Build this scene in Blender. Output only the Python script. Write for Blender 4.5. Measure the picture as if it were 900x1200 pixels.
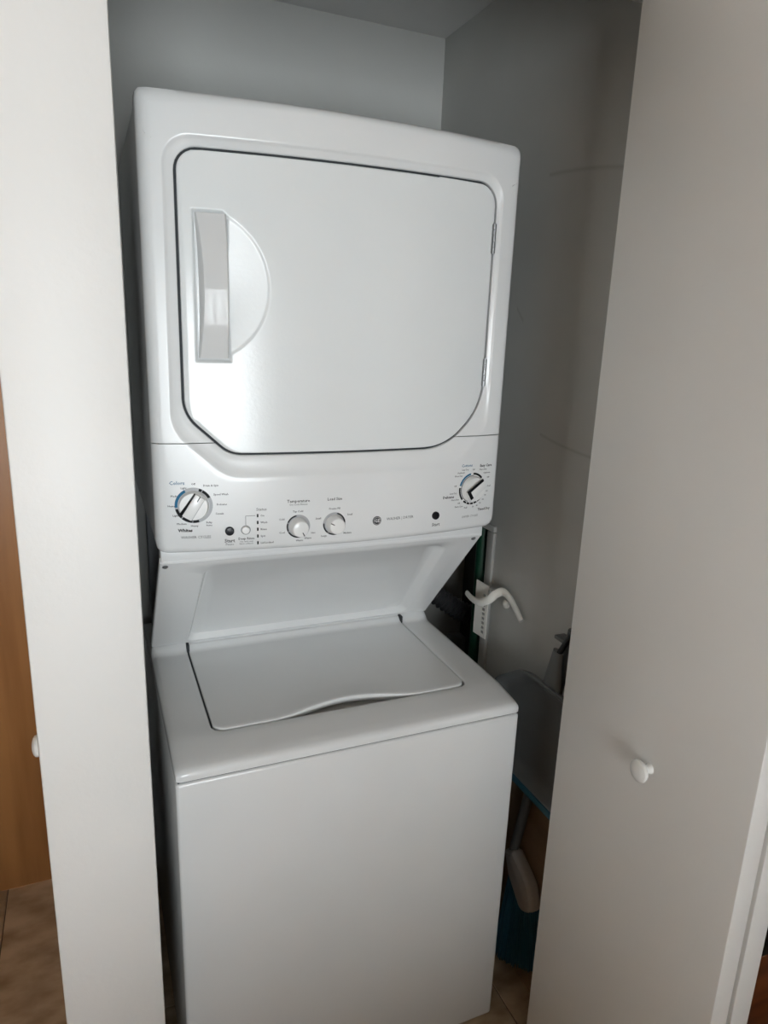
import bpy, bmesh, math, random
from mathutils import Vector, Matrix
random.seed(7)
for o in list(bpy.data.objects): bpy.data.objects.remove(o)
SC = bpy.context.scene
COL = SC.collection

# ---------------------------------------------------------------- camera
CAM = dict(loc=(-0.0918, -1.0526, 1.5389), yaw=0.4075, pit=-0.2563, rol=0.0372, f=809.64)
def make_camera():
    y, p, r = CAM['yaw'], CAM['pit'], CAM['rol']
    f = Vector((math.sin(y)*math.cos(p), math.cos(y)*math.cos(p), math.sin(p)))
    rt = Vector((math.cos(y), -math.sin(y), 0)); up = rt.cross(f)
    c, s = math.cos(r), math.sin(r)
    rt, up = c*rt + s*up, -s*rt + c*up
    cd = bpy.data.cameras.new('camera'); cd.sensor_fit = 'VERTICAL'; cd.sensor_height = 32.0
    cd.lens = CAM['f']/1200*32.0; cd.clip_start = .02
    co = bpy.data.objects.new('camera', cd); COL.objects.link(co)
    m = Matrix((rt, up, -f)).transposed().to_4x4(); m.translation = CAM['loc']
    co.matrix_world = m; SC.camera = co
make_camera()

# ---------------------------------------------------------------- light
WIN = dict(x0=-1.0, x1=.20, z0=.45, z1=1.75, y=-3.6)          # the daylight window behind the viewer
w = bpy.data.worlds.new('sky'); SC.world = w; w.use_nodes = True
bg = w.node_tree.nodes['Background']; bg.inputs[0].default_value = (.90, .965, 1.0, 1); bg.inputs[1].default_value = 43.0
pl = bpy.data.lights.new('window_portal', 'AREA'); pl.shape = 'RECTANGLE'
pl.size = WIN['x1']-WIN['x0']; pl.size_y = WIN['z1']-WIN['z0']; pl.cycles.is_portal = True
po = bpy.data.objects.new('window_portal', pl); COL.objects.link(po)
po.location = ((WIN['x0']+WIN['x1'])/2, WIN['y']-.06, (WIN['z0']+WIN['z1'])/2); po.rotation_euler = (math.pi/2, 0, 0)
vs = SC.view_settings; vs.view_transform = 'Standard'; vs.look = 'None'; vs.gamma = 1.0; vs.use_curve_mapping = False
vs.exposure = 0.0

# ---------------------------------------------------------------- materials
MATS = {}
def mat(name, col, rough=.5, col2=None, nscale=8.0, bump=0.0, bscale=60.0, metal=0.0, coat=0.0, spec=.5, stretch=None, detail=4, lo=.35, hi=.65):
    m = bpy.data.materials.new(name); m.use_nodes = True; nt = m.node_tree; N = nt.nodes; L = nt.links
    b = N['Principled BSDF']; b.inputs['Roughness'].default_value = rough; b.inputs['Metallic'].default_value = metal
    b.inputs['Coat Weight'].default_value = coat; b.inputs['Coat Roughness'].default_value = .06
    b.inputs['Specular IOR Level'].default_value = spec
    tc = N.new('ShaderNodeTexCoord'); vec = tc.outputs['Object']
    if stretch:
        mp = N.new('ShaderNodeMapping'); mp.inputs['Scale'].default_value = stretch
        L.new(vec, mp.inputs[0]); vec = mp.outputs[0]
    no = N.new('ShaderNodeTexNoise'); no.inputs['Scale'].default_value = nscale; no.inputs['Detail'].default_value = detail
    L.new(vec, no.inputs['Vector'])
    cr = N.new('ShaderNodeValToRGB'); c2 = col2 or tuple(c*.96 for c in col)
    cr.color_ramp.elements[0].color = (*c2, 1); cr.color_ramp.elements[1].color = (*col, 1)
    cr.color_ramp.elements[0].position = lo; cr.color_ramp.elements[1].position = hi
    L.new(no.outputs['Fac'], cr.inputs[0]); L.new(cr.outputs[0], b.inputs['Base Color'])
    if bump:
        n2 = N.new('ShaderNodeTexNoise'); n2.inputs['Scale'].default_value = bscale; n2.inputs['Detail'].default_value = 3
        L.new(vec, n2.inputs['Vector'])
        bm_ = N.new('ShaderNodeBump'); bm_.inputs['Strength'].default_value = bump; bm_.inputs['Distance'].default_value = .002
        L.new(n2.outputs['Fac'], bm_.inputs['Height']); L.new(bm_.outputs[0], b.inputs['Normal'])
    m['ramp'] = cr.name
    MATS[name] = m
    return m
ENAMEL = mat('white_enamel', (.80, .81, .81), .22, nscale=3, bump=.02, bscale=9, spec=.5)
DOORM = mat('white_enamel_door', (.78, .80, .80), .19, nscale=3, bump=.09, bscale=160, spec=.36)
ENPL = mat('white_plastic_front', (.78, .79, .79), .25, nscale=4, spec=.5)
HANDLE = mat('handle_plastic', (.68, .68, .675), .05, nscale=5, spec=.13)
KNOBW = mat('knob_plastic', (.82, .82, .81), .25)
DARKGAP = mat('gap_shade_black', (.02, .024, .028), .7)  # near-black standing in for the shade inside gaps and seams
BLACK = mat('gloss_black', (.010, .011, .013), .25, spec=.3)
INK = mat('black_ink', (.010, .011, .012), .6, spec=.15)
INKG = mat('grey_ink', (.08, .085, .09), .6, spec=.15)
INKB = mat('blue_ink', (.02, .13, .25), .6, spec=.15)
RINGG = mat('ring_grey', (.38, .39, .40), .4)
CHROME = mat('hinge_steel', (.34, .35, .36), .45, metal=1.0)
STEEL = mat('galvanised_steel', (.20, .21, .22), .5, metal=.6, nscale=12)
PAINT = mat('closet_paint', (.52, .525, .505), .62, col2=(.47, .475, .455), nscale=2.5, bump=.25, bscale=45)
ROOMW = mat('room_paint', (.60, .42, .27), .7, nscale=2)
WALLP = mat('wall_paint', (.74, .73, .71), .6, nscale=2, bump=.2, bscale=70)
LEAF = mat('leaf_paint', (.80, .785, .755), .45, col2=(.77, .755, .725), nscale=1.6, bump=.15, bscale=90)
STUB = mat('stub_paint', (.82, .81, .79), .5, col2=(.79, .78, .755), nscale=3, bump=.25, bscale=80)
CEIL = mat('ceiling_paint', (.62, .62, .61), .8, nscale=3)
ROOMC = mat('room_ceiling_paint', (.56, .48, .39), .8, nscale=3)
PORC = mat('porcelain_knob', (.82, .81, .78), .18)
TILE = mat('travertine', (.56, .43, .29), .35, col2=(.30, .21, .125), nscale=9, bump=.15, bscale=40, detail=9, stretch=(1, 1.8, 1))
GROUT = mat('grout', (.12, .09, .065), .9)
WOOD = mat('orange_wood', (.42, .20, .07), .38, col2=(.30, .13, .042), nscale=3.5, stretch=(5, 5, .45), detail=7, bump=.05, bscale=20)
REDW = mat('red_brown_wood', (.25, .075, .022), .35, col2=(.14, .04, .012), nscale=4, stretch=(.6, 4, 6), detail=6)
GREEN = mat('green_pipe_paint', (.003, .042, .021), .4)
RUBBER = mat('dark_hose', (.035, .036, .038), .55)
WPLAS = mat('ivory_plastic', (.80, .79, .74), .4)
GPLAS = mat('grey_plastic', (.13, .135, .135), .4, nscale=5)
BLUE = mat('blue_rubber', (.015, .085, .12), .5)
BRIST = mat('blue_bristle', (.025, .12, .18), .5, nscale=60)
BHEAD = mat('broom_head_grey', (.42, .40, .38), .45)
TRIMM = mat('trim_grey', (.42, .42, .40), .5)
LOGO = mat('badge_black', (.02, .02, .024), .3)
WHITEI = mat('white_ink', (.8, .8, .8), .5)

# long scuff arcs and spots drawn into the closet wall paint (marks with a shape of their own)
def add_scuffs():
    m = MATS['closet_paint'].copy(); m.name = 'closet_paint_scuffed'; nt = m.node_tree; N = nt.nodes; L = nt.links
    tc = [n for n in N if n.type == 'TEX_COORD'][0]; cr = N[m['ramp']]; b = N['Principled BSDF']
    sep = N.new('ShaderNodeSeparateXYZ'); L.new(tc.outputs['Object'], sep.inputs[0])
    def mth(op, a, bb=None):
        n = N.new('ShaderNodeMath'); n.operation = op
        for i, v in enumerate((a, bb)):
            if v is None: continue
            if isinstance(v, (int, float)): n.inputs[i].default_value = v
            else: L.new(v, n.inputs[i])
        return n.outputs[0]
    y, z = sep.outputs[1], sep.outputs[2]
    acc = None
    for (y0, z0, y1, z1, th, cv) in ((.25, 1.861, .017, 1.835, .006, -.30), (.20, 1.333, .02, 1.312, .005, .25), (.33, 1.60, .30, 1.57, .006, 0)):
        t = mth('DIVIDE', mth('SUBTRACT', y, y0), y1-y0)
        zz = mth('ADD', mth('MULTIPLY', t, z1-z0), z0)
        q = mth('MULTIPLY', mth('MULTIPLY', t, mth('SUBTRACT', 1.0, t)), -cv*.06)
        d = mth('ABSOLUTE', mth('SUBTRACT', z, mth('ADD', zz, q)))
        line = mth('SUBTRACT', 1.0, mth('MINIMUM', mth('DIVIDE', d, th), 1.0))
        inside = mth('MULTIPLY', mth('GREATER_THAN', t, 0.0), mth('LESS_THAN', t, 1.0))
        s = mth('MULTIPLY', line, inside)
        acc = s if acc is None else mth('MAXIMUM', acc, s)
    mix = N.new('ShaderNodeMixRGB'); mix.blend_type = 'MULTIPLY'
    L.new(mth('MULTIPLY', acc, .4), mix.inputs[0]); L.new(cr.outputs[0], mix.inputs[1]); mix.inputs[2].default_value = (.52, .50, .46, 1)
    L.new(mix.outputs[0], b.inputs['Base Color'])
    return m
SCUFF = add_scuffs()

def glass_mat():
    m = bpy.data.materials.new('window_glass'); m.use_nodes = True; nt = m.node_tree; N = nt.nodes; L = nt.links
    for n in list(N):
        if n.type != 'OUTPUT_MATERIAL': N.remove(n)
    t = N.new('ShaderNodeBsdfTransparent'); g = N.new('ShaderNodeBsdfGlossy'); g.inputs['Roughness'].default_value = .02
    mx = N.new('ShaderNodeMixShader'); mx.inputs[0].default_value = .06
    L.new(t.outputs[0], mx.inputs[1]); L.new(g.outputs[0], mx.inputs[2])
    L.new(mx.outputs[0], [n for n in N if n.type == 'OUTPUT_MATERIAL'][0].inputs[0])
    return m
GLASS = glass_mat()

# ---------------------------------------------------------------- mesh helpers
class G:
    """collects geometry of ONE mesh object"""
    def __init__(s): s.v = []; s.f = []
    def add(s, vs, fs):
        o = len(s.v); s.v += [tuple(v) for v in vs]; s.f += [tuple(i+o for i in f) for f in fs]; return s
    def box(s, a, b, bev=0.0, seg=2, M=None):
        bm = bmesh.new(); bmesh.ops.create_cube(bm, size=1)
        c = [(a[i]+b[i])/2 for i in range(3)]; d = [abs(b[i]-a[i]) for i in range(3)]
        for v in bm.verts: v.co = Vector((c[0]+v.co.x*d[0], c[1]+v.co.y*d[1], c[2]+v.co.z*d[2]))
        if bev: bmesh.ops.bevel(bm, geom=bm.edges[:], offset=bev, segments=seg, affect='EDGES', profile=.5)
        bm.verts.index_update()
        s.add([(M @ v.co if M else v.co) for v in bm.verts], [[v.index for v in f.verts] for f in bm.faces]); bm.free(); return s
    def loops(s, ls, cap0=False, cap1=False, closed=True):
        n = len(ls[0]); o = len(s.v)
        for l in ls: s.v += [tuple(p) for p in l]
        for k in range(len(ls)-1):
            for i in range(n if closed else n-1):
                j = (i+1) % n
                s.f.append((o+k*n+i, o+k*n+j, o+(k+1)*n+j, o+(k+1)*n+i))
        if cap0: s.f.append(tuple(o+i for i in reversed(range(n))))
        if cap1: s.f.append(tuple(o+(len(ls)-1)*n+i for i in range(n)))
        return s
    def lathe(s, c, ax, prof, n=32):
        """prof: list of (radius, height along ax)"""
        ax = Vector(ax).normalized(); u = ax.orthogonal().normalized(); w_ = ax.cross(u); c = Vector(c)
        ls = [[c + ax*h + (u*math.cos(2*math.pi*i/n) + w_*math.sin(2*math.pi*i/n))*max(r, 1e-5) for i in range(n)] for r, h in prof]
        return s.loops(ls, True, True)
    def tube(s, pts, r, n=14, flat=None):
        pts = [Vector(p) for p in pts]; rs = r if isinstance(r, (list, tuple)) else [r]*len(pts)
        ls = []; u = None
        for i, p in enumerate(pts):
            t = (pts[min(i+1, len(pts)-1)] - pts[max(i-1, 0)]).normalized()
            u = (t.orthogonal() if u is None else u - t*u.dot(t)).normalized(); w_ = t.cross(u)
            if flat:
                fv = Vector(flat); fv = (fv - t*fv.dot(t)).normalized(); gv = t.cross(fv)
                ls.append([p + fv*math.cos(2*math.pi*k/n)*rs[i][0] + gv*math.sin(2*math.pi*k/n)*rs[i][1] for k in range(n)])
            else:
                ls.append([p + (u*math.cos(2*math.pi*k/n) + w_*math.sin(2*math.pi*k/n))*rs[i] for k in range(n)])
        return s.loops(ls, True, True)
    def make(s, name, m, parent=None, sharp=35, loc=None):
        """links the collected geometry; vertices are world coordinates, the origin goes to loc or the parent's origin"""
        base = Vector(loc) if loc is not None else (parent_world(parent) if parent else Vector((0, 0, 0)))
        me = bpy.data.meshes.new(name); me.from_pydata([Vector(v)-base for v in s.v], [], s.f); me.update()
        bm = bmesh.new(); bm.from_mesh(me); bmesh.ops.recalc_face_normals(bm, faces=bm.faces[:]); bm.to_mesh(me); bm.free()
        me.materials.append(m)
        if sharp:
            me.polygons.foreach_set('use_smooth', [True]*len(me.polygons)); me.set_sharp_from_angle(angle=math.radians(sharp))
        ob = bpy.data.objects.new(name, me); COL.objects.link(ob); ob.parent = parent
        ob.location = base - (parent_world(parent) if parent else Vector((0, 0, 0)))
        return ob
def parent_world(o):
    p = Vector((0, 0, 0))
    while o: p += o.location; o = o.parent
    return p
def tag(o, label, cat, group=None):
    o['label'] = label; o['category'] = cat
    if group: o['group'] = group
    return o
def struct(o, label=None):
    o['kind'] = 'structure'
    if label: o['label'] = label
    return o
def thing(name, loc, label, cat, group=None):
    o = bpy.data.objects.new(name, None); COL.objects.link(o); o.location = loc; o.empty_display_size = .05
    return tag(o, label, cat, group)
def arc_pts(poly, rad, seg=10):
    """rounded polygon: poly = [(a,b)], rad = radius per corner"""
    out = []; n = len(poly)
    for i in range(n):
        p = Vector(poly[i]); a = (Vector(poly[i-1])-p).normalized(); b = (Vector(poly[(i+1) % n])-p).normalized(); r = rad[i]
        ang = a.angle(b); d = r/math.tan(ang/2); c = p + (a+b).normalized()*(r/math.sin(ang/2))
        s0 = p + a*d - c; s1 = p + b*d - c
        t0 = math.atan2(s0.y, s0.x); t1 = math.atan2(s1.y, s1.x)
        dt = (t1-t0+math.pi) % (2*math.pi) - math.pi
        for k in range(seg+1):
            t = t0 + dt*k/seg; out.append((c.x+r*math.cos(t), c.y+r*math.sin(t)))
    return out
def polar(pts, c, ths):
    """points where rays from c at the given angles leave the closed outline pts"""
    res = []; n = len(pts)
    for th in ths:
        dx, dy = math.cos(th), math.sin(th); best = None
        for i in range(n):
            x1, y1 = pts[i][0]-c[0], pts[i][1]-c[1]; x2, y2 = pts[(i+1) % n][0]-c[0], pts[(i+1) % n][1]-c[1]
            ex, ey = x2-x1, y2-y1; den = dx*ey-dy*ex
            if abs(den) < 1e-12: continue
            t = (x1*ey-y1*ex)/den; u = (x1*dy-y1*dx)/den
            if t > 0 and -1e-6 <= u <= 1+1e-6 and (best is None or t > best): best = t
        res.append((c[0]+dx*best, c[1]+dy*best))
    return res
def lerp2(a, b, t): return [(p[0]+(q[0]-p[0])*t, p[1]+(q[1]-p[1])*t) for p, q in zip(a, b)]
def toward(pts, c, d): # shrink (d>0) / grow (d<0) an outline by about d along its own normals
    out = []; n = len(pts)
    for i in range(n):
        a = Vector(pts[i-1]); b = Vector(pts[(i+1) % n]); t = (b-a).normalized(); nn = Vector((-t.y, t.x))
        if nn.dot(Vector(c)-Vector(pts[i])) < 0: nn = -nn
        q = Vector(pts[i]) + nn*d; out.append((q.x, q.y))
    return out

FLOOR = -.015
W = .683
# closet: inner faces
XL, XR, YB, ZC, YF = -.042, .813, .76, 2.269, -.10
TOPR = 2.45
RX0, RX1, RY0, RY1 = -1.9, 2.4, -3.6, .84

# ================================================================ THE SETTING
fl = struct(G().box((RX0, RY0, FLOOR-.06), (RX1, RY1, FLOOR-.004)).make('floor', GROUT, sharp=0), 'brown travertine tile floor with thin dark joints')
TS = .5625
tile_me = None
for i in range(-3, 4):
    for j in range(-7, 3):
        x0, y0 = -.39+i*TS, .2975+j*TS
        a = (max(x0, RX0)+.0015, max(y0, RY0)+.0015); b = (min(x0+TS, RX1)-.0015, min(y0+TS, RY1)-.0015)
        if b[0]-a[0] < .05 or b[1]-a[1] < .05: continue
        full = b[0]-a[0] > TS-.01 and b[1]-a[1] > TS-.01
        if full and tile_me:
            t = bpy.data.objects.new('tile', tile_me); COL.objects.link(t); t.parent = fl; t.location = (x0+TS/2, y0+TS/2, FLOOR)
        else:
            t = G().box((a[0], a[1], FLOOR-.008), (b[0], b[1], FLOOR), .001, 1).make('tile', TILE, fl, sharp=0, loc=((x0+TS/2, y0+TS/2, FLOOR)))
            if full: tile_me = t.data

# left wall of the closet: its white painted end faces the viewer
struct(G().box((-.188, YF, FLOOR), (XL, RY1, TOPR), .004, 2).make('wall_left', STUB), 'white painted end of the wall beside the washer')
# back wall and closet ceiling
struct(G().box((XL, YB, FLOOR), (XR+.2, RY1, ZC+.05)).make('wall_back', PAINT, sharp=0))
struct(G().box((XL, YF+.10, ZC), (XR, YB, ZC+.05)).make('ceiling_closet', CEIL, sharp=0))
# right wall with the open service niche behind the machine
NY0, NY1, NZ0, NZ1 = .364, .735, .35, 1.068
g = G()
XW = XR+.16
g.box((XR, YF, FLOOR), (XW, NY0, ZC+.05)); g.box((XR, NY1, FLOOR), (XW, YB+.02, ZC+.05))
g.box((XR, NY0, FLOOR), (XW, NY1, NZ0)); g.box((XR, NY0, NZ1), (XW, NY1, ZC+.05))
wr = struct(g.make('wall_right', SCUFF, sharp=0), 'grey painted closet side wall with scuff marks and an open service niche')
NICHE = mat('niche_shade', (.05, .05, .048), .9)  # near-black tone puts the deep shade of the niche into its back
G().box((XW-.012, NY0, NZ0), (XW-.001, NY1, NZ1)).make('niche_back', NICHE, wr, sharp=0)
tr = G(); tr.box((XR-.010, NY0-.027, NZ0), (XR, NY0+.003, NZ1-.001), .003); tr.box((XR-.010, NY0-.027, NZ1), (XR, NY1, NZ1+.016), .003)
struct(tr.make('trim_1', TRIMM))
TANLOW = mat('tan_lower_wall', (.30, .215, .14), .75, col2=(.24, .17, .11), nscale=5, stretch=(1, 1, 3))
G().box((XR-.004, YF+.004, FLOOR), (XR, NY0-.03, .50)).make('lower_wall_tan', TANLOW, wr, sharp=0)  # thin tan sheet over the lower part of the wall
# wall round the opening
g = G(); g.box((XL, YF, 2.075), (XR, YF+.10, TOPR)); g.box((XR, YF, FLOOR), (RX1, YF+.10, TOPR))
struct(g.make('wall_front', WALLP, sharp=0))
struct(G().box((.0, -.085, 2.052), (XR-.01, -.055, 2.075), .002).make('trim_2', STEEL))            # door track
# room behind the viewer
struct(G().box((RX0-.1, RY0, FLOOR), (RX0, RY1, TOPR)).make('wall_room_left', ROOMW, sharp=0))
struct(G().box((RX1, RY0, FLOOR), (RX1+.1, 0, TOPR)).make('wall_room_right', ROOMW, sharp=0))
struct(G().box((RX0-.1, RY0-.1, TOPR), (RX1+.1, RY1+.1, TOPR+.05)).make('ceiling', ROOMC, sharp=0))
g = G(); x0, x1, z0, z1, yy = WIN['x0'], WIN['x1'], WIN['z0'], WIN['z1'], WIN['y']
g.box((RX0-.1, yy-.1, FLOOR), (x0, yy, TOPR)); g.box((x1, yy-.1, FLOOR), (RX1+.1, yy, TOPR))
g.box((x0, yy-.1, FLOOR), (x1, yy, z0)); g.box((x0, yy-.1, z1), (x1, yy, TOPR))
struct(g.make('wall_window', ROOMW, sharp=0))
g = G(); g.box((x0, yy-.08, z0), (x0+.03, yy-.03, z1)); g.box((x1-.03, yy-.08, z0), (x1, yy-.03, z1))
g.box((x0, yy-.08, z0), (x1, yy-.03, z0+.03)); g.box((x0, yy-.08, z1-.03), (x1, yy-.03, z1))
win = struct(g.make('window_1', KNOBW, sharp=0))
NP = 19; pw = (x1-x0-.06)/NP
for k in range(1, NP):
    G().box((x0+.03+k*pw-.010, yy-.075, z0+.03), (x0+.03+k*pw+.010, yy-.035, z1-.03)).make('mullion', KNOBW, win, sharp=0)
for k in range(NP):
    G().box((x0+.03+k*pw+(.010 if k else 0), yy-.058, z0+.03), (x0+.03+(k+1)*pw-(.010 if k < NP-1 else 0), yy-.054, z1-.03)).make('pane', GLASS, win, sharp=0)
# wall with the wooden door past the closet, on the left
struct(G().box((RX0, RY1, FLOOR), (-.188, RY1+.1, TOPR)).make('wall_hall', WALLP, sharp=0))
d2 = struct(G().box((-1.15, RY1-.035, FLOOR+.008), (-.20, RY1-.001, 2.03), .003).make('door_2', WOOD), 'orange-brown wooden door standing past the white wall')
G().lathe((-1.08, RY1-.035, .95), (0, -1, 0), [(.028, 0), (.028, .006), (.011, .012), (.011, .04), (.026, .045), (.027, .065), (.018, .072), (0, .073)], 20).make('door_handle', CHROME, d2)

# bifold door, folded open on the right
def leaf_box(P0, P1, th, z0, z1):
    """P0 near end, P1 far end of the face that looks left; thickness goes to the right"""
    d = Vector((P1[0]-P0[0], P1[1]-P0[1], 0)); L_ = d.length; d.normalize(); n = Vector((d.y, -d.x, 0))
    M = Matrix((d, n, Vector((0, 0, 1)))).transposed().to_4x4(); M.translation = (P0[0], P0[1], 0)
    return G().box((0, 0, z0), (L_, th, z1), .0022, 2, M), M
d1 = bpy.data.objects.new('door_1', None); COL.objects.link(d1); d1.location = (.74, -.1, FLOOR); struct(d1, 'white bifold door folded open beside the washer')
LA, LB = (.679, -.53), (.7065, -.1)
g, ML = leaf_box(LA, LB, .032, FLOOR+.012, 2.045)
l1 = g.make('leaf', LEAF, d1); l1['label'] = 'white door leaf with a round knob'
PA, PB = (.679+.0375, -.534), (.760, -.103)
g, MP = leaf_box(PA, PB, .034, FLOOR+.012, 2.045); l2 = g.make('leaf', LEAF, d1); l2['label'] = 'white door leaf folded behind the other'
for z in (.25, 1.0, 1.8):   # butt hinges joining the leaves, in the gap
    G().lathe((.7135, -.527, z), (0, 0, 1), [(.0022, 0), (.0022, .07)], 10).make('hinge', STEEL, d1)
def knob(name, c, ax, parent=None, r=.0185):
    return G().lathe(c, ax, [(.0085, 0), (.0085, .003), (.0068, .006), (.0066, .012), (.009, .0155), (r*.93, .0175), (r, .0205), (r*.95, .024), (r*.75, .027), (r*.4, .0288), (0, .0293)], 32).make(name, PORC, parent, loc=c)
G().box((PA[0]+.014, PA[1]-.0006, .822), (PA[0]+.0165, PA[1]+.001, .836), .0004, 1).make('paint_chip', INK, l2, sharp=0)
nrm = Vector((ML[0][1], ML[1][1], 0))
kp = ML @ Vector((.188, 0, .882))
kn = knob('knob', kp, -nrm, l1); kn['label'] = 'small round white knob'
# knob on the far side of the left wall
k2 = knob('wall_knob', (-.188, .10, .848), (-1, 0, 0)); tag(k2, 'round white knob peeking out past the edge of the white wall by the wooden door', 'knob')

# ================================================================ WASHER AND DRYER
YD, BOW, H, ZP, ZS = .150, .035, 1.8785, 1.147, 1.3427
WZ, DZ = .788, .820          # seam under the worktop, worktop height
ROOT = thing('stacked_washer_dryer', (W/2, .35, FLOOR), 'white stacked washer and dryer unit with black dials standing in the closet', 'washer dryer')
def bow(x):
    u = (x-W/2)/(W/2); u = max(-1, min(1, u)); return YD - BOW*(1-u*u)
def bown(x):                 # outward normal and tangent of the bowed front
    u = (x-W/2)/(W/2); s = BOW*2*u/(W/2); t = Vector((1, s, 0)).normalized(); return Vector((t.y, -t.x, 0)), t
def S(x, z, d=0.0): return (x, bow(x)+d, z)

# --- washer cabinet
g = G(); g.box((0, 0, 0), (W, .70, WZ), .007, 3)
G_ = g.make('washer_body', ENAMEL, ROOT)
for fx in (.05, W-.05):
    for fy in (.06, .64):
        G().lathe((fx, fy, FLOOR), (0, 0, 1), [(.022, 0), (.022, .008), (.012, .010), (.012, .018)], 16).make('foot', RUBBER, ROOT)
# --- worktop with lid well
TH = [2*math.pi*i/360 for i in range(360)]
TY1 = .452
lidL, lidR, lidF, lidB = .082, .604, .092, .442
wc = (W/2, .26)
well = polar(arc_pts([(lidL-.0052, lidF-.004), (lidR+.0052, lidF-.004), (lidR+.0052, lidB+.003), (lidL-.0052, lidB+.003)], [.022, .022, .004, .004]), wc, TH)
def rect(x0, y0, x1, y1, r, c): return polar(arc_pts([(x0, y0), (x1, y0), (x1, y1), (x0, y1)], [r]*4, 6), c, TH)
def deckz(y):
    z = DZ
    if y < .088: z -= .011*((.088-y)/.088)**1.2
    if y > .424: z += .020*min(1, (y-.424)/.026)**1.6
    return z
def lp(pts, dz=0.0): return [(x, y, deckz(y)+dz) for x, y in pts]
o1 = rect(.0105, .0105, W-.0105, TY1, .008, wc); o2 = rect(.0035, .004, W-.0035, TY1, .008, wc); o3 = rect(.0005, .001, W-.0005, TY1, .008, wc); o4 = rect(0, 0, W, TY1, .008, wc)
g = G()
g.loops([[(x, y, deckz(y)-.022) for x, y in toward(well, wc, .0)], lp(toward(well, wc, 0), -.003), lp(toward(well, wc, -.0012), -.0006), lp(toward(well, wc, -.003)),
         lp(lerp2(well, o1, .25)), lp(lerp2(well, o1, .5)), lp(lerp2(well, o1, .75)), lp(o1), lp(o2, -.002), lp(o3, -.006), lp(o4, -.011), [(x, y, WZ+.0028) for x, y in o4]], True, False)
g.make('washer_top', ENAMEL, ROOT, sharp=50)
G().box((.004, .004, WZ-.002), (W-.004, TY1-.004, WZ+.004)).make('seam_strip', DARKGAP, ROOT, sharp=0)
for hx in (lidL-.0034, lidR+.0034):
    G().box((hx-.0016, .112, DZ-.0216), (hx+.0016, .434, DZ-.0045)).make('lid_gap_shade', DARKGAP, ROOT, sharp=0)  # black strips put shade into the gaps beside the lid
    G().box((hx-.0030, .428, DZ-.015), (hx+.0030, .4505, DZ+.0165), .001).make('hinge_slot', DARKGAP, ROOT)
# --- lid: wavy front edge with the finger scoop
nx, ny = 90, 40; g = G(); top = []
def lid_front(x):
    t = (x-.345)/.155
    b = max(0, 1-t*t)**2 if abs(t) < 1 else 0
    e = 0
    for c, s in ((lidL, 1), (lidR, -1)):
        q = (x-c)*s
        if q < .022: e = .022-math.sqrt(max(0, .022**2-(.022-q)**2))
    return lidF + .026*b + e
rows = []
for j in range(ny+1):
    t = j/ny; r = []
    for i in range(nx+1):
        s = i/nx; s = .5-.5*math.cos(math.pi*s); x = lidL+(lidR-lidL)*s; y = lid_front(x)+(lidB-lid_front(x))*t
        sc = max(0, 1-((x-.345)/.17)**2)**2 if abs(x-.345) < .17 else 0
        r.append((x, y, deckz(max(y, .088))+.0015+.005*sc*max(0, 1-t*6)))
    rows.append(r)
brd = rows[0] + [r[-1] for r in rows[1:-1]] + rows[-1][::-1] + [r[0] for r in rows[1:-1]][::-1]
n0 = nx+1
g.v = [p for r in rows for p in r]; g.f = [(j*n0+i, j*n0+i+1, (j+1)*n0+i+1, (j+1)*n0+i) for j in range(ny) for i in range(nx)]
idx = [i for i in range(n0)] + [j*n0+nx for j in range(1, ny)] + [ny*n0+i for i in range(nx, -1, -1)] + [j*n0 for j in range(ny-1, 0, -1)]
prev = idx; cc = ((lidL+lidR)/2, .26)
b2 = [(p[0], p[1]) for p in brd]
for off, dz in ((-.0012, -.0008), (-.0018, -.0028), (-.0018, -.0075), (.002, -.011), (.004, -.016)):
    q = toward(b2, cc, off); o = len(g.v)
    g.v += [(a[0], a[1], p[2]+dz) for a, p in zip(q, brd)]
    new = list(range(o, o+len(q)))
    for i in range(len(q)):
        k = (i+1) % len(q); g.f.append((prev[i], prev[k], new[k], new[i]))
    prev = new
g.f.append(tuple(prev))
g.make('lid', ENAMEL, ROOT, sharp=60)
# --- sloping panel between lid and controls, with a pressed field
P0, P1 = Vector((0, .444, .836)), Vector((0, .174, 1.124)); SL = (P1-P0).length; sd = (P1-P0).normalized(); sn = Vector((0, -sd.z, sd.y))
if sn.z > 0 and sn.y > 0: sn = -sn
sn = Vector((0, -abs(sd.z), -abs(sd.y)))
def SP(x, s, d=0): v = P0 + sd*s - sn*d; return (x, v.y, v.z)      # d > 0: pressed in
pc = (W/2, SL/2)
field = polar(arc_pts([(.078, .012), (.622, .012), (.603, SL-.034), (.088, SL-.034)], [.012, .02, .03, .03], 10), pc, TH)
fin = polar(arc_pts([(.086, .020), (.600, .020), (.582, SL-.046), (.096, SL-.046)], [.012, .02, .03, .03], 10), pc, TH)
so = polar(arc_pts([(.001, 0), (W-.001, 0), (W-.012, SL), (.006, SL)], [.002, .002, .006, .006], 6), pc, TH)
g = G()
g.loops([[SP(x, s, .013) for x, s in fin], [SP(x, s, .0118) for x, s in lerp2(fin, field, .15)], [SP(x, s, .0015) for x, s in lerp2(fin, field, .85)], [SP(x, s) for x, s in field],
         [SP(x, s) for x, s in lerp2(field, so, .5)], [SP(x, s) for x, s in toward(so, pc, .002)], [SP(x, s, .002) for x, s in so], [SP(x, s, .012) for x, s in so]], True, False)
g.make('sloping_panel', ENAMEL, ROOT, sharp=40)
G().box((.008, .176, 1.118), (W-.012, .21, 1.150), .003).make('under_ledge', ENPL, ROOT)
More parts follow.
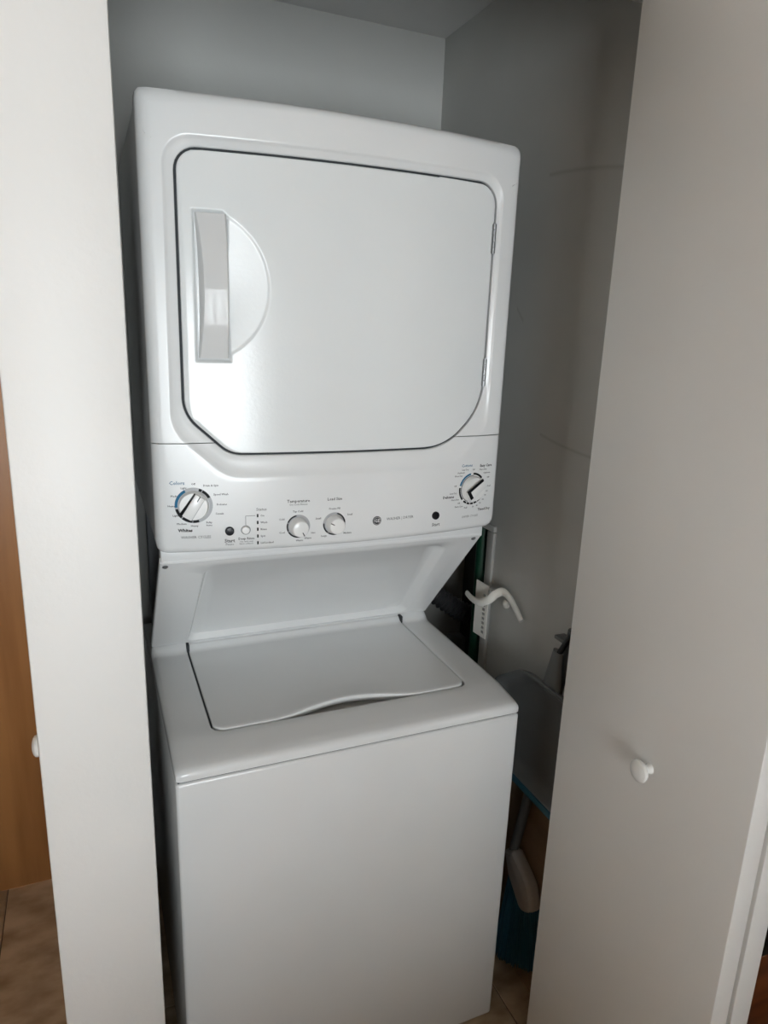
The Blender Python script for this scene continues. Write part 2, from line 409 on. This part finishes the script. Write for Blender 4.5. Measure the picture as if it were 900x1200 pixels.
for sx, ss in ((.016, SL-.016), (.655, SL-.016)):
    c = SP(sx, ss, 0)
    G().lathe(c, sn, [(.0052, -.001), (.0052, .0015), (.003, .0028), (.0012, .0022), (0, .0022)], 16).make('screw', CHROME, ROOT)
# --- steel back frame carrying the dryer
G().box((.02, .676, .0), (W-.02, .712, 1.16), .003).make('back_panel', STEEL, ROOT)
# --- dryer cabinet
G().box((.003, .186, ZP+.004), (W-.003, .712, H-.006), .008, 3).make('dryer_body', ENAMEL, ROOT)
# --- dryer front (door surround) and control panel: one moulded shape, split at the seam
dc = (W/2, 1.575)
doorp = arc_pts([(.0575, 1.326+.066), (.0575+.072, 1.326), (W-.0575-.082, 1.326), (W-.0575, 1.326+.076), (W-.0565, 1.803), (.0575, 1.797)], [.06, .05, .12, .12, .036, .030], 14)
door = polar(doorp, dc, TH)
gap = toward(door, dc, -.0056)
ring = polar(arc_pts([(.031, 1.362), (.122, 1.281), (.565, 1.281), (.643, 1.362), (.642, 1.822), (.034, 1.817)], [.07, .06, .09, .05, .045, .042], 12), dc, TH)
def outer(ins, insz=None):
    a = ins; b = insz if insz is not None else ins
    return polar(arc_pts([(a, ZP+b), (W-a, ZP+b), (W-a, H-b), (a, H-b)], [max(.004, .018-a), max(.004, .022-a), max(.004, .016-a), max(.004, .012-a)], 8), dc, TH)
def rk(x): return 1-.30*max(0, min(1, (x-.30)/.30))
def fr(pts, d): return [S(x, z, d*(rk(x) if 0 < d < .0106 else 1)) for x, z in pts]
def frt(pts, d0):            # top edge roll-off: grows toward the corners
    out = []
    for x, z in pts:
        u = (x-W/2)/(W/2); k = max(0, (z-(H-.03))/.03)
        out.append((x, bow(x)+d0, z))
    return out
in1 = outer(.013)
in1 = [(x, z-(.012*((x-W/2)/(W/2))**2 if z > H-.06 else 0)) for x, z in in1]
in2 = outer(.0045); in2 = [(x, z-(.003*((x-W/2)/(W/2))**2 if z > H-.06 else 0)) for x, z in in2]
o0 = outer(.0)
L_ = [fr(toward(gap, dc, .0005), .032), fr(gap, .0105), fr(toward(gap, dc, -.001), .0088), fr(lerp2(toward(gap, dc, -.003), ring, 0), .0080), fr(lerp2(gap, ring, .35), .0066), fr(lerp2(gap, ring, .62), .0050), fr(lerp2(gap, ring, .80), .0027), fr(lerp2(gap, ring, .92), .0007), fr(ring, .0),
      fr(lerp2(ring, in1, .06), 0), fr(lerp2(ring, in1, .35), 0), fr(lerp2(ring, in1, .7), 0), fr(in1, 0), fr(lerp2(in1, in2, .5), .0012), [S(x, z, .0042) for x, z in in2], [S(x, z, .009) for x, z in outer(.001)], fr(o0, .014), [(x, .19, z) for x, z in o0]]
full = G().loops(L_)
def split(keep_upper):
    me = bpy.data.meshes.new('tmp'); me.from_pydata([Vector(v) for v in full.v], [], full.f)
    bm = bmesh.new(); bm.from_mesh(me)
    z = ZS+.0008 if keep_upper else ZS-.0008
    bmesh.ops.bisect_plane(bm, geom=bm.verts[:]+bm.edges[:]+bm.faces[:], plane_co=(0, 0, z), plane_no=(0, 0, 1), clear_inner=keep_upper, clear_outer=not keep_upper)
    # short return into the seam
    ed = [e for e in bm.edges if e.is_boundary and all(abs(v.co.z-z) < 1e-5 for v in e.verts)]
    r = bmesh.ops.extrude_edge_only(bm, edges=ed)
    for v in r['geom']:
        if isinstance(v, bmesh.types.BMVert): v.co.y += .008
    bm.verts.index_update(); g_ = G(); g_.v = [tuple(v.co) for v in bm.verts]; g_.f = [tuple(v.index for v in f.verts) for f in bm.faces]
    bm.free(); bpy.data.meshes.remove(me); return g_
split(True).make('dryer_front', ENPL, ROOT, sharp=38)
PANEL = split(False).make('control_panel', ENPL, ROOT, sharp=38)
gk = G().loops([fr(toward(gap, dc, -.0005), .0135), fr(toward(door, dc, .009), .0135)])
gk.make('door_gap_shade', DARKGAP, ROOT, sharp=0)  # black ring that paints the gap round the door as shaded
G().box((.012, .168, ZS-.004), (W-.012, .186, ZS+.004)).make('seam_strip', DARKGAP, ROOT, sharp=0)

# --- dryer door with pocket, dish and handle
def extents(z):
    xs = []
    n = len(doorp)
    for i in range(n):
        (xa, za), (xb, zb) = doorp[i], doorp[(i+1) % n]
        if (za-z)*(zb-z) <= 0 and za != zb: xs.append(xa+(xb-xa)*(z-za)/(zb-za))
    return min(xs), max(xs)
DREC = .0062
PKX0, PKX1, PKZ0, PKZ1 = .0765, .1335, 1.4785, 1.7135
DCX, DCZ, DCR = .0775, 1.598, .122
def sstep(t): t = max(0, min(1, t)); return t*t*(3-2*t)
def door_d(x, z):
    d = DREC
    # rectangular pocket with a clipped upper right corner
    q = min(x-PKX0, PKX1-x, z-PKZ0, PKZ1-z, (PKX1+PKZ1-.010-x-z)*.7071+.0)
    dp = .0075*sstep((q+.001)/.0060)
    rr = math.hypot(x-DCX, z-DCZ)
    dd = 0
    if x > PKX1-.012 and rr < DCR:
        e = DCR-rr; dd = .0010*sstep(e/.006) + .070*e*sstep(e/.006)
    # pressed rim line round the pocket and dish
    return d + max(dp, dd)
zmin, zmax = min(p[1] for p in doorp)+1e-5, max(p[1] for p in doorp)-1e-5
zs = []; z = zmin
while z < zmax:
    zs.append(z); near = min(z-zmin, zmax-z)
    step = .0016 if (1.465 < z < 1.73) else .006
    if near < .04: step = .0012 if near < .008 else .003
    z += step
zs.append(zmax)
# columns: dense over the pocket and dish, given as absolute x and squeezed at the sides
xa = []; x = .0575
while x < W-.0575:
    xa.append(x); x += .0016 if .070 < x < .205 else .008
xa.append(W-.0565)
rows = []
for z in zs:
    a, b = extents(min(max(z, zmin), 1.796)) if z > 1.796 else extents(z)
    if z > 1.790:
        a, b = extents(z)
    r = []
    for x in xa:
        t = (x-xa[0])/(xa[-1]-xa[0]); xx = x
        lo, hi = .15, .15
        # keep absolute columns inside, blend to the outline near both ends
        xn = a + (x-xa[0])*((.070-a)/(.070-xa[0])) if x < .070 and a < .069 else x
        if x > .5: xn = .5 + (x-.5)*(b-.5)/(xa[-1]-.5)
        if a >= .069: xn = a + (x-xa[0])*((.5-a)/(.5-xa[0])) if x <= .5 else xn
        r.append((xn, z))
    rows.append(r)
n0 = len(xa); g = G()
g.v = [S(x, z, door_d(x, z)) for r in rows for x, z in r]; nr = len(rows)
g.f = [(j*n0+i, j*n0+i+1, (j+1)*n0+i+1, (j+1)*n0+i) for j in range(nr-1) for i in range(n0-1)]
idx = [i for i in range(n0)] + [j*n0+n0-1 for j in range(1, nr-1)] + [(nr-1)*n0+i for i in range(n0-1, -1, -1)] + [j*n0 for j in range(nr-2, 0, -1)]
flat = [p for r in rows for p in r]; b2 = [flat[i] for i in idx]; prev = idx
for k, d in ((.0007, .0006), (.0012, .0020), (.0013, .020)):
    # grow the outline a little about the door's centre
    q = [((x-dc[0])*(1+k/.28)+dc[0], (z-dc[1])*(1+k/.24)+dc[1]) for x, z in b2]; o = len(g.v)
    g.v += [S(x, z, DREC+d) for x, z in q]; new = list(range(o, o+len(q)))
    for i in range(len(q)):
        j = (i+1) % len(q); g.f.append((prev[i], prev[j], new[j], new[i]))
    prev = new
DOOR = g.make('dryer_door', DOORM, ROOT, sharp=55)
# handle: bar with a concave face and a hollowed left edge
ls = []
for k in range(41):
    z = 1.4845+(1.7085-1.4845)*k/40; wv = (k/20-1); hb = (1-wv*wv)
    xl, xr = .0815+.0075*hb, .1285
    yl, yr = bow(xl)+.0045-.0150*hb, bow(xr)+.0045-.0150*hb
    ls.append([(xl-.004*hb, bow(xl)+.012, z), (xl+.0002, yl+.0015, z), (xl+.0015, yl, z), (xr-.0025, yr, z), (xr, yr+.002, z), (xr, max(yr+.008, bow(xr)+.004), z)])
g = G().loops(ls, True, True); g.make('handle', HANDLE, DOOR, sharp=40)
# hinges
for zc in (1.7127, 1.467):
    xh = W-.0575+.0012; nv, tv = bown(xh); c0 = Vector(S(xh, zc-.026, .003)); g = G()
    for k in range(5):
        c = c0 + Vector((0, 0, .0104*k)); g.lathe(c, (0, 0, 1), [(.0034, 0), (.0040, .0007), (.0040, .0093), (.0034, .010)], 14)
    g.lathe(c0-Vector((0, 0, .002)), (0, 0, 1), [(.002, 0), (.0022, .056)], 10)
    g.make('hinge', CHROME, DOOR)

# --- control panel furniture
def frame(x, z, d=0.0):
    n, t = bown(x); return Vector(S(x, z, d)), n, t
def arc(c, r0, r1, a0, a1, out, m, name, parent):
    """flat printed ring segment on the panel, angles in degrees counter-clockwise from the right"""
    n = max(4, int(abs(a1-a0)/6)); va, vb = [], []
    for k in range(n+1):
        a = math.radians(a0+(a1-a0)*k/n)
        va.append(S(c[0]+r0*math.cos(a), c[1]+r0*math.sin(a), -out)); vb.append(S(c[0]+r1*math.cos(a), c[1]+r1*math.sin(a), -out))
    return G().loops([va, vb], closed=False).make(name, m, parent, sharp=0)
def text(s, x, z, size, m=INK, align='CENTER', bold=0.0, parent=None, wide=1.0):
    cu = bpy.data.curves.new('t', 'FONT'); cu.body = s; cu.size = size; cu.align_x = align; cu.align_y = 'CENTER'; cu.resolution_u = 1; cu.offset = bold
    ob = bpy.data.objects.new('t', cu); COL.objects.link(ob)
    me = bpy.data.meshes.new_from_object(ob.evaluated_get(bpy.context.evaluated_depsgraph_get()))
    bpy.data.objects.remove(ob)
    g = G(); g.v = [S(x+v.co.x*wide, z+v.co.y, -.0004) for v in me.vertices]; g.f = [tuple(p.vertices) for p in me.polygons]
    bpy.data.meshes.remove(me)
    return g.make('lettering', m, parent or PANEL, sharp=0)
def mark(pts, th, m=INKG, parent=None):
    g = G()
    for (x0, z0), (x1, z1) in zip(pts[:-1], pts[1:]):
        d = Vector((x1-x0, z1-z0)).normalized(); nx_, nz_ = -d.y*th/2, d.x*th/2
        g.add([S(x0+nx_, z0+nz_, -.0004), S(x1+nx_, z1+nz_, -.0004), S(x1-nx_, z1-nz_, -.0004), S(x0-nx_, z0-nz_, -.0004)], [(0, 1, 2, 3)])
    return g.make('printed_line', m, parent or PANEL, sharp=0)

def big_dial(name, c, r, grip_deg, style, label):
    o, n, t = frame(*c); up = Vector((0, 0, 1))
    d = G().lathe(o, n, [(r+.001, -.002), (r+.0012, .001), (r, .003), (r*.97, .0095), (r*.93, .011), (0, .0112)], 48).make(name, KNOBW, ROOT, loc=o, sharp=40)
    d['label'] = label
    a = math.radians(grip_deg); ga = t*math.cos(a)+up*math.sin(a); gb = -t*math.sin(a)+up*math.cos(a)     # along grip / across
    M = Matrix((ga, gb, n)).transposed().to_4x4(); M.translation = o
    hw = r*.36
    G().box((-r*.90, -hw, .010), (r*.90, hw, .0175), .0015, 2, M).make('grip', KNOBW, d)
    if style == 'washer':
        g = G(); g.add([M @ Vector(p) for p in ((-r*.90, hw+.0003, .0115), (r*.88, hw+.0003, .0115), (r*.88, hw+.0003, .0172), (-r*.90, hw+.005, .0115), (-r*.90, hw+.0003, .0172), (r*.88, hw+.0022, .0115))], [(0, 1, 2, 4), (0, 3, 5, 1), (3, 5, 2, 4), (0, 4, 3), (1, 5, 2)])
        g.make('grip_strip', BLACK, d)  # black strip along one side of the grip
        G().box((r*.50, -.0008, .0174), (r*.90, .0008, .0180), 0, 1, M).make('pointer', BLACK, d, sharp=0)
        G().box((-r*.85, -hw-.0009, .0112), (r*.85, -hw-.0001, .0120), 0, 1, M).make('grip_line', RINGG, d, sharp=0)
    else:
        G().box((-r*.62, hw-.0028, .0168), (r*.90, hw+.0035, .0182), .0006, 1, M).make('pointer', BLACK, d)
        G().box((-r*.88, -hw*.9, .0168), (-r*.58, hw+.0035, .0182), .0006, 1, M).make('grip_strip', BLACK, d)
    return d
# washer cycle dial
WD = (.0638, 1.2352)
dl = big_dial('cycle_dial', WD, .0248, 58, 'washer', 'large white washer cycle dial with a dark strip along the grip')
arc(WD, .0262, .0316, 0, 360, .0003, RINGG, 'dial_ring', dl)
for a0, a1, m in ((118, 186, INKB), (192, 226, INK), (229, 264, INK), (266, 286, INK), (62, 72, INK), (27, 59, INK)):
    arc(WD, .0266, .0312, a0, a1, .0005, m, 'ring_mark', dl)
for s, x, z, sz, m in (('Light', .0480, 1.2660, .0062, INK), ('Medium', .0345, 1.2520, .0062, INK), ('Heavy', .0270, 1.2345, .0060, INK), ('Light', .0335, 1.2175, .0062, INK),
                       ('Medium', .0430, 1.2025, .0062, INK), ('Heavy', .0640, 1.1985, .0062, INK), ('Off', .0640, 1.2730, .0062, INK), ('Drain & Spin', .0930, 1.2700, .0062, INK),
                       ('Speed Wash', .1095, 1.2540, .0062, INK), ('Delicates', .1105, 1.2360, .0058, INK), ('Casuals', .1065, 1.2195, .0058, INK), ('Bulky', .0885, 1.2040, .0056, INK), ('Items', .0885, 1.1990, .0056, INK)):
    text(s, x, z, sz*.80, m, bold=.00006)
text('Colors', .0375, 1.2748, .0090, INKB, bold=.00012)
text('Whites', .0485, 1.1905, .0080, INK, bold=.0003)
text('WASHER CYCLES', .0660, 1.1778, .0068, INKG, wide=.95)
# start, deep rinse and indicators
def button(name, c, r, m, label):
    o, n, t = frame(*c); b = G().lathe(o, n, [(r*1.05, -.001), (r, .0035), (r*.85, .0046), (0, .005)], 28).make(name, m, ROOT, loc=o); b['label'] = label; return b
b = button('start_button', (.1228, 1.1872), .0078, BLACK, 'round black start button under the washer dial')
text('Start', .1226, 1.1690, .0092, INK, bold=.00012); text('Pause', .1226, 1.1625, .0062, INKG)
b = button('rinse_button', (.1507, 1.1877), .0068, KNOBW, 'round white rinse button')
arc((.1507, 1.1877), .0074, .0083, 0, 360, .0004, INKG, 'button_ring', b)
text('Deep Rinse', .1515, 1.1718, .0060, INK, bold=.0001); text('Use with only', .1515, 1.1665, .0042, INKG); text('fabric softener', .1515, 1.1625, .0042, INKG)
mark([(.1507, 1.1965), (.1507, 1.2135), (.1675, 1.2135)], .0007)
text('Status', .1785, 1.2245, .0076, INK)
for s, z in (('On', 1.2132), ('Wash', 1.2006), ('Rinse', 1.1880), ('Spin', 1.1754), ('Lid Locked', 1.1628)):
    o, n, t = frame(.1717, z); M = Matrix((t, Vector((0, 0, 1)), n)).transposed().to_4x4(); M.translation = o
    G().box((-.0014, -.0030, -.0005), (.0014, .0030, .0006), .0004, 1, M).make('indicator', BLACK, ROOT, loc=o)
    text(s, .1765, z-.0003, .0052, INK, 'LEFT', .00006)
# small knobs
def small_knob(name, c, deg, ringspec, label):
    o, n, t = frame(*c); up = Vector((0, 0, 1)); r = .0158
    k = G().lathe(o, n, [(r*1.08, -.001), (r*1.08, .002), (r*1.0, .004), (r*.95, .0195), (r*.88, .0215), (r*.8, .022), (0, .022)], 40).make(name, KNOBW, ROOT, loc=o, sharp=40); k['label'] = label
    a = math.radians(deg); ga = t*math.cos(a)+up*math.sin(a); gb = -t*math.sin(a)+up*math.cos(a)
    M = Matrix((ga, gb, n)).transposed().to_4x4(); M.translation = o
    G().box((r*.45, -.0008, .0214), (r*.93, .0008, .0224), 0, 1, M).make('pointer', BLACK, k, sharp=0)
    arc(c, r*1.05, .0218, 0, 360, .0003, RINGG, 'dial_ring', k)
    for a0, a1 in ringspec: arc(c, .0190, .0216, a0, a1, .0005, INK, 'ring_mark', k)
small_knob('temperature_knob', (.2448, 1.1895), -62, ((100, 158), (162, 205), (209, 278)), 'round white temperature knob')
small_knob('load_size_knob', (.3128, 1.1900), 152, ((5, 75), (175, 232), (236, 285)), 'round white load size knob')
text('Temperature', .2450, 1.2368, .0078, INK, bold=.0001); text('On Cold Rinses', .2450, 1.2305, .0052, INKG)
for s, x, z in (('Tap Cold', .2440, 1.2175), ('Cold', .2145, 1.2040), ('Cool', .2150, 1.1790), ('Warm', .2470, 1.1625), ('Warm', .2625, 1.1660), ('Hot', .2725, 1.1755)): text(s, x, z, .0050, INK, bold=.00006)
text('Load Size', .3130, 1.2372, .0074, INK, bold=.0001)
for s, x, z in (('Precise Fill', .3130, 1.2190), ('Small', .2820, 1.2020), ('Small', .3430, 1.2060), ('Medium', .3390, 1.1705), ('Large', .2930, 1.1680)): text(s, x, z, .0050, INK, bold=.00006)
# badge, name, dryer start
o, n, t = frame(.3985, 1.1893)
bd = G().lathe(o, n, [(.0088, -.0005), (.0088, .0008), (.0080, .0012), (0, .0012)], 32).make('badge', LOGO, ROOT, loc=o); bd['label'] = 'small round black badge with white monogram'
def badge_ring(r0, r1):
    va, vb = [], []
    up = Vector((0, 0, 1))
    for k in range(33):
        a = 2*math.pi*k/32; q = t*math.cos(a)+up*math.sin(a); va.append(o+q*r0+n*.0015); vb.append(o+q*r1+n*.0015)
    return G().loops([va, vb], closed=False).make('badge_ring', WHITEI, bd, sharp=0)
badge_ring(.0068, .0074)
g = text('GE', .3985, 1.1893, .0095, WHITEI, parent=bd, bold=.00015)
for v in g.data.vertices: v.co += n*.0014
text('WASHER | DRYER', .4480, 1.1905, .0078, INKG, wide=.95)
b = button('dryer_start_button', (.5280, 1.1880), .0078, BLACK, 'round black start button beside the badge')
text('Start', .5300, 1.1690, .0095, INK, bold=.0001)
# dryer dial
DD = (.6145, 1.2352)
dl = big_dial('cycle_dial', DD, .0258, 33, 'dryer', 'large white dryer dial with thick black pointer')
arc(DD, .0270, .0335, 0, 360, .0003, KNOBW, 'dial_ring', dl)
for a0, a1, m in ((100, 165, INKB), (172, 222, INK), (42, 88, INK), (8, 30, RINGG), (230, 245, INK), (248, 262, INK), (265, 279, INK), (282, 296, INK), (299, 313, INK), (316, 330, INK), (333, 350, INK)):
    arc(DD, .0290, .0330, a0, a1, .0005, m, 'ring_mark', dl)
arc(DD, .0266, .0280, 85, 250, .0006, INK, 'ring_mark', dl)
text('Cottons', .5985, 1.2838, .0080, INKB, bold=.00012); text('Easy Care', .6465, 1.2812, .0076, INK, bold=.0002)
text('Delicates', .5570, 1.2222, .0072, INK, bold=.0002); text('Timed Dry', .6490, 1.1895, .0072, INK, bold=.0002)
text('DRYER CYCLES', .6140, 1.1775, .0060, INKG)
for s, x, z in (('Less Dry', .5945, 1.2755), ('Optimum', .5845, 1.2700), ('More Dry', .5790, 1.2635), ('Off', .6150, 1.2745), ('More Dry', .6400, 1.2735), ('Optimum', .6500, 1.2660), ('Off', .5720, 1.2435), ('Less Dry', .5680, 1.2290), ('More Dry', .5735, 1.2155), ('Off', .5830, 1.2075),
                ('Extra Care', .5840, 1.2005), ('Fluff', .6010, 1.1965), ('Off', .6545, 1.2560), ('Cool', .6580, 1.2375), ('80', .6540, 1.2270), ('70', .6500, 1.2185), ('60', .6450, 1.2100), ('50', .6380, 1.2030), ('40', .6300, 1.1985), ('30', .6200, 1.1970)):
    text(s, x, z, .0046, INK, bold=.00006)

# ================================================================ THINGS IN THE GAP BESIDE THE MACHINE
# green pipe in the niche
pipe = thing('pipe', (.819, .408, NZ0), 'dark green painted pipe running up in the dark wall niche', 'pipe')
G().lathe((.819, .408, NZ0), (0, 0, 1), [(.0165, 0), (.0165, NZ1-NZ0)], 24).make('pipe_run', GREEN, pipe)
G().lathe((.819, .408, .60), (0, 0, 1), [(.021, 0), (.022, .004), (.022, .03), (.021, .034)], 24).make('coupling', GREEN, pipe)
# corrugated drain hose, from the back of the washer into the niche
pts, rs = [], []
for k in range(97):
    t = k/96
    p = Vector((.66+.28*t, .62-.10*t, .955-.22*t-.04*math.sin(math.pi*t)))
    pts.append(p); rs.append(.026+.0035*math.cos(k*math.pi/2.0))
hs = G().tube(pts, rs, 18).make('drain_hose', RUBBER, loc=(.80, .57, .84), sharp=60); tag(hs, 'dark corrugated hose running from behind the washer into the wall niche', 'hose')
vb = G().box((.860, .60, .352), (.905, .64, .66), .004).make('conduit', GPLAS, loc=(.88, .62, .352)); tag(vb, 'grey square conduit standing at the back of the dark niche', 'conduit')
# perforated strip with hook arm
hk = thing('hook_strap', (.79, .33, .78), 'ivory plastic strap with a row of holes and a curved hook arm at the niche', 'hook')
g = G(); P_ = lambda u, z, d=0: (.779+u*.005+d, .360-u*.051, z)
nh = 9; zt, zb = .942, .800
# plate built as strips around square holes
us = [0, .58, .82, 1.0]
zl = [zt]
for k in range(nh):
    zc = .912-.0122*k; zl += [zc+.0036, zc-.0036]
zl.append(zb)
for a in range(len(zl)-1):
    for b in range(3):
        if b == 1 and a % 2 == 1: continue
        u0, u1 = us[b], us[b+1]; q0, q1 = zl[a], zl[a+1]
        A = [P_(u0, q0), P_(u1, q0), P_(u1, q1), P_(u0, q1)]; B = [P_(u0, q0, .002), P_(u1, q0, .002), P_(u1, q1, .002), P_(u0, q1, .002)]
        g.add(A+B, [(0, 1, 2, 3), (7, 6, 5, 4), (0, 4, 5, 1), (1, 5, 6, 2), (2, 6, 7, 3), (3, 7, 4, 0)])
g.make('strap', WPLAS, hk, sharp=0)
def spline(ps, n=8):
    ps = [Vector(p) for p in ps]; ps = [ps[0]*2-ps[1]] + ps + [ps[-1]*2-ps[-2]]; out = []
    for i in range(1, len(ps)-2):
        for k in range(n):
            t = k/n; a, b, c, d = ps[i-1:i+3]
            out.append(.5*((2*b)+(c-a)*t+(2*a-5*b+4*c-d)*t*t+(3*b-3*c+d-a)*t**3))
    return out+[ps[-2]]
arm = spline([(.765, .380, .900), (.763, .350, .897), (.762, .311, .901), (.768, .281, .919), (.782, .272, .936), (.794, .260, .944), (.798, .235, .935), (.799, .208, .917), (.799, .184, .899)])
na = len(arm)
G().tube(arm, [(.0105-.0025*abs(2*i/na-1), .0048) for i in range(na)], 12, flat=(0, .25, 1)).make('hook_arm', WPLAS, hk)
G().tube([(.784, .335, .926), (.789, .315, .931), (.792, .268, .940)], .0040, 10).make('brace', WPLAS, hk)
G().lathe((.813, .268, .908), (-1, 0, 0), [(.011, 0), (.011, .006), (.006, .010), (0, .011)], 20).make('suction_foot', WPLAS, hk)

# broom
br = thing('broom', (.790, .06, FLOOR), 'broom with grey head and blue bristles leaning in the gap beside the washer', 'broom')
G().tube([(.790, .118, .318), (.790, .054, .64), (.790, -.010, .96)], .0115, 16).make('stick', GPLAS, br)
hp = arc_pts([(.134, .322), (.102, .340), (.030, .300), (.004, .242), (.050, .212), (.110, .268)], [.008, .008, .05, .026, .022, .05], 8)
hc = (.06, .27)
def hl(sh, x): return [(x, y, z) for y, z in toward(hp, hc, sh)]
G().loops([hl(.012, .772), hl(.005, .7735), hl(.001, .778), hl(0, .785), hl(0, .795), hl(.001, .801), hl(.005, .8055), hl(.012, .807)], True, True).make('broom_head', BHEAD, br)
g = G()
for k in range(420):
    a = random.random(); x0 = random.uniform(.776, .803)
    y0 = .108-.092*a; z0 = .262-.075*a+.052*a*a
    y1 = .142-.160*a+random.uniform(-.004, .004); z1 = .0+.105*a**1.3+random.uniform(-.006, .006); x1 = x0+random.uniform(-.006, .005)
    x1 = min(max(x1, .770), .810); h = .0011
    p0, p1, p2 = Vector((x0, y0, z0+.012)), Vector(((x0+x1)/2, (y0+y1)/2+.004, (z0+z1)/2)), Vector((x1, y1, max(z1, FLOOR+.001)))
    ls = [[p+Vector((-h, -h, 0)), p+Vector((h, -h, 0)), p+Vector((0, h*1.2, 0))] for p in (p0, p1, p2)]
    g.loops(ls, True, True)
bs = g.make('bristles', BRIST, br, sharp=0); bs['kind'] = 'stuff'

# dustpan clipped to the broom stick, open side toward the washer
dp = thing('dustpan', (.76, .0, .565), 'grey upright dustpan with a blue rubber lip hanging beside the washer', 'dustpan')
ol = arc_pts([(-.175, .572), (.175, .572), (.205, .755), (.085, .838), (-.085, .838), (-.205, .755)], [.004, .004, .07, .10, .10, .07], 12)
oc = (0, .70)
def dl_(sh, x): return [(x, y, z) for y, z in toward(ol, oc, sh)]
g = G()
g.loops([dl_(.034, .7650), dl_(.026, .7635), dl_(.014, .752), dl_(.008, .7445), dl_(.004, .742), dl_(0, .7425), dl_(-.001, .746), dl_(.006, .760), dl_(.020, .7700), dl_(.034, .7705)], True, True)
g.make('pan', GPLAS, dp, sharp=50)
G().box((.738, -.178, .560), (.7455, .178, .576), .003).make('rubber_lip', BLUE, dp)
hd = [(.757, 0, .822), (.757, -.004, .87), (.757, -.010, .92)]
G().tube(hd, [(.030, .010), (.022, .009), (.014, .008)], 14, flat=(0, 1, 0)).make('handle_socket', GPLAS, dp)
G().tube([(.757, -.012, .915), (.757, -.034, .955), (.757, -.075, 1.03)], .006, 14).make('handle', BLACK, dp)
g = G(); g.box((.753, -.030, .944), (.778, .004, .952), .0015); g.make('clip', GPLAS, dp)

# low cabinet glimpsed past the folded door
cb = thing('low_cabinet', (1.40, -.2, FLOOR), 'low reddish-brown wooden cabinet with a black top beyond the folded door', 'cabinet')
G().box((1.05, -.30, FLOOR), (1.75, -.105, .322), .004).make('cabinet_body', REDW, cb)
G().box((1.03, -.32, .322), (1.77, -.102, .40), .006).make('cabinet_top', BLACK, cb)
for k in range(2):
    x = 1.06+.345*k
    dd = G().box((x, -.312, FLOOR+.03), (x+.335, -.30, .312), .003).make('cabinet_door', REDW, cb)
    G().lathe((x+(.31 if k == 0 else .025), -.312, .22), (0, -1, 0), [(.006, 0), (.006, .01), (.011, .014), (.010, .02), (0, .022)], 14).make('handle', BLACK, dd)

# wooden sideboard added out of view to shade the lower part of the machine
sb = thing('light_blocker', (-.1, -2.1, FLOOR), 'long reddish-brown wooden sideboard added out of view to block low window light', 'light_blocker')
G().box((-1.45, -2.34, FLOOR+.06), (1.30, -1.92, .77), .005).make('cabinet_body', REDW, sb)
G().box((-1.48, -2.36, .77), (1.33, -1.90, .80), .006).make('cabinet_top', REDW, sb)
G().box((-1.40, -2.32, FLOOR), (1.25, -1.96, FLOOR+.06)).make('plinth', BLACK, sb, sharp=0)
for k in range(5):
    x = -1.43+.54*k
    dd = G().box((x, -1.92, FLOOR+.08), (x+.53, -1.905, .76), .004).make('cabinet_door', REDW, sb)
    G().lathe((x+.48, -1.905, .40), (0, 1, 0), [(.006, 0), (.006, .01), (.012, .014), (.011, .02), (0, .022)], 14).make('knob', BLACK, dd)
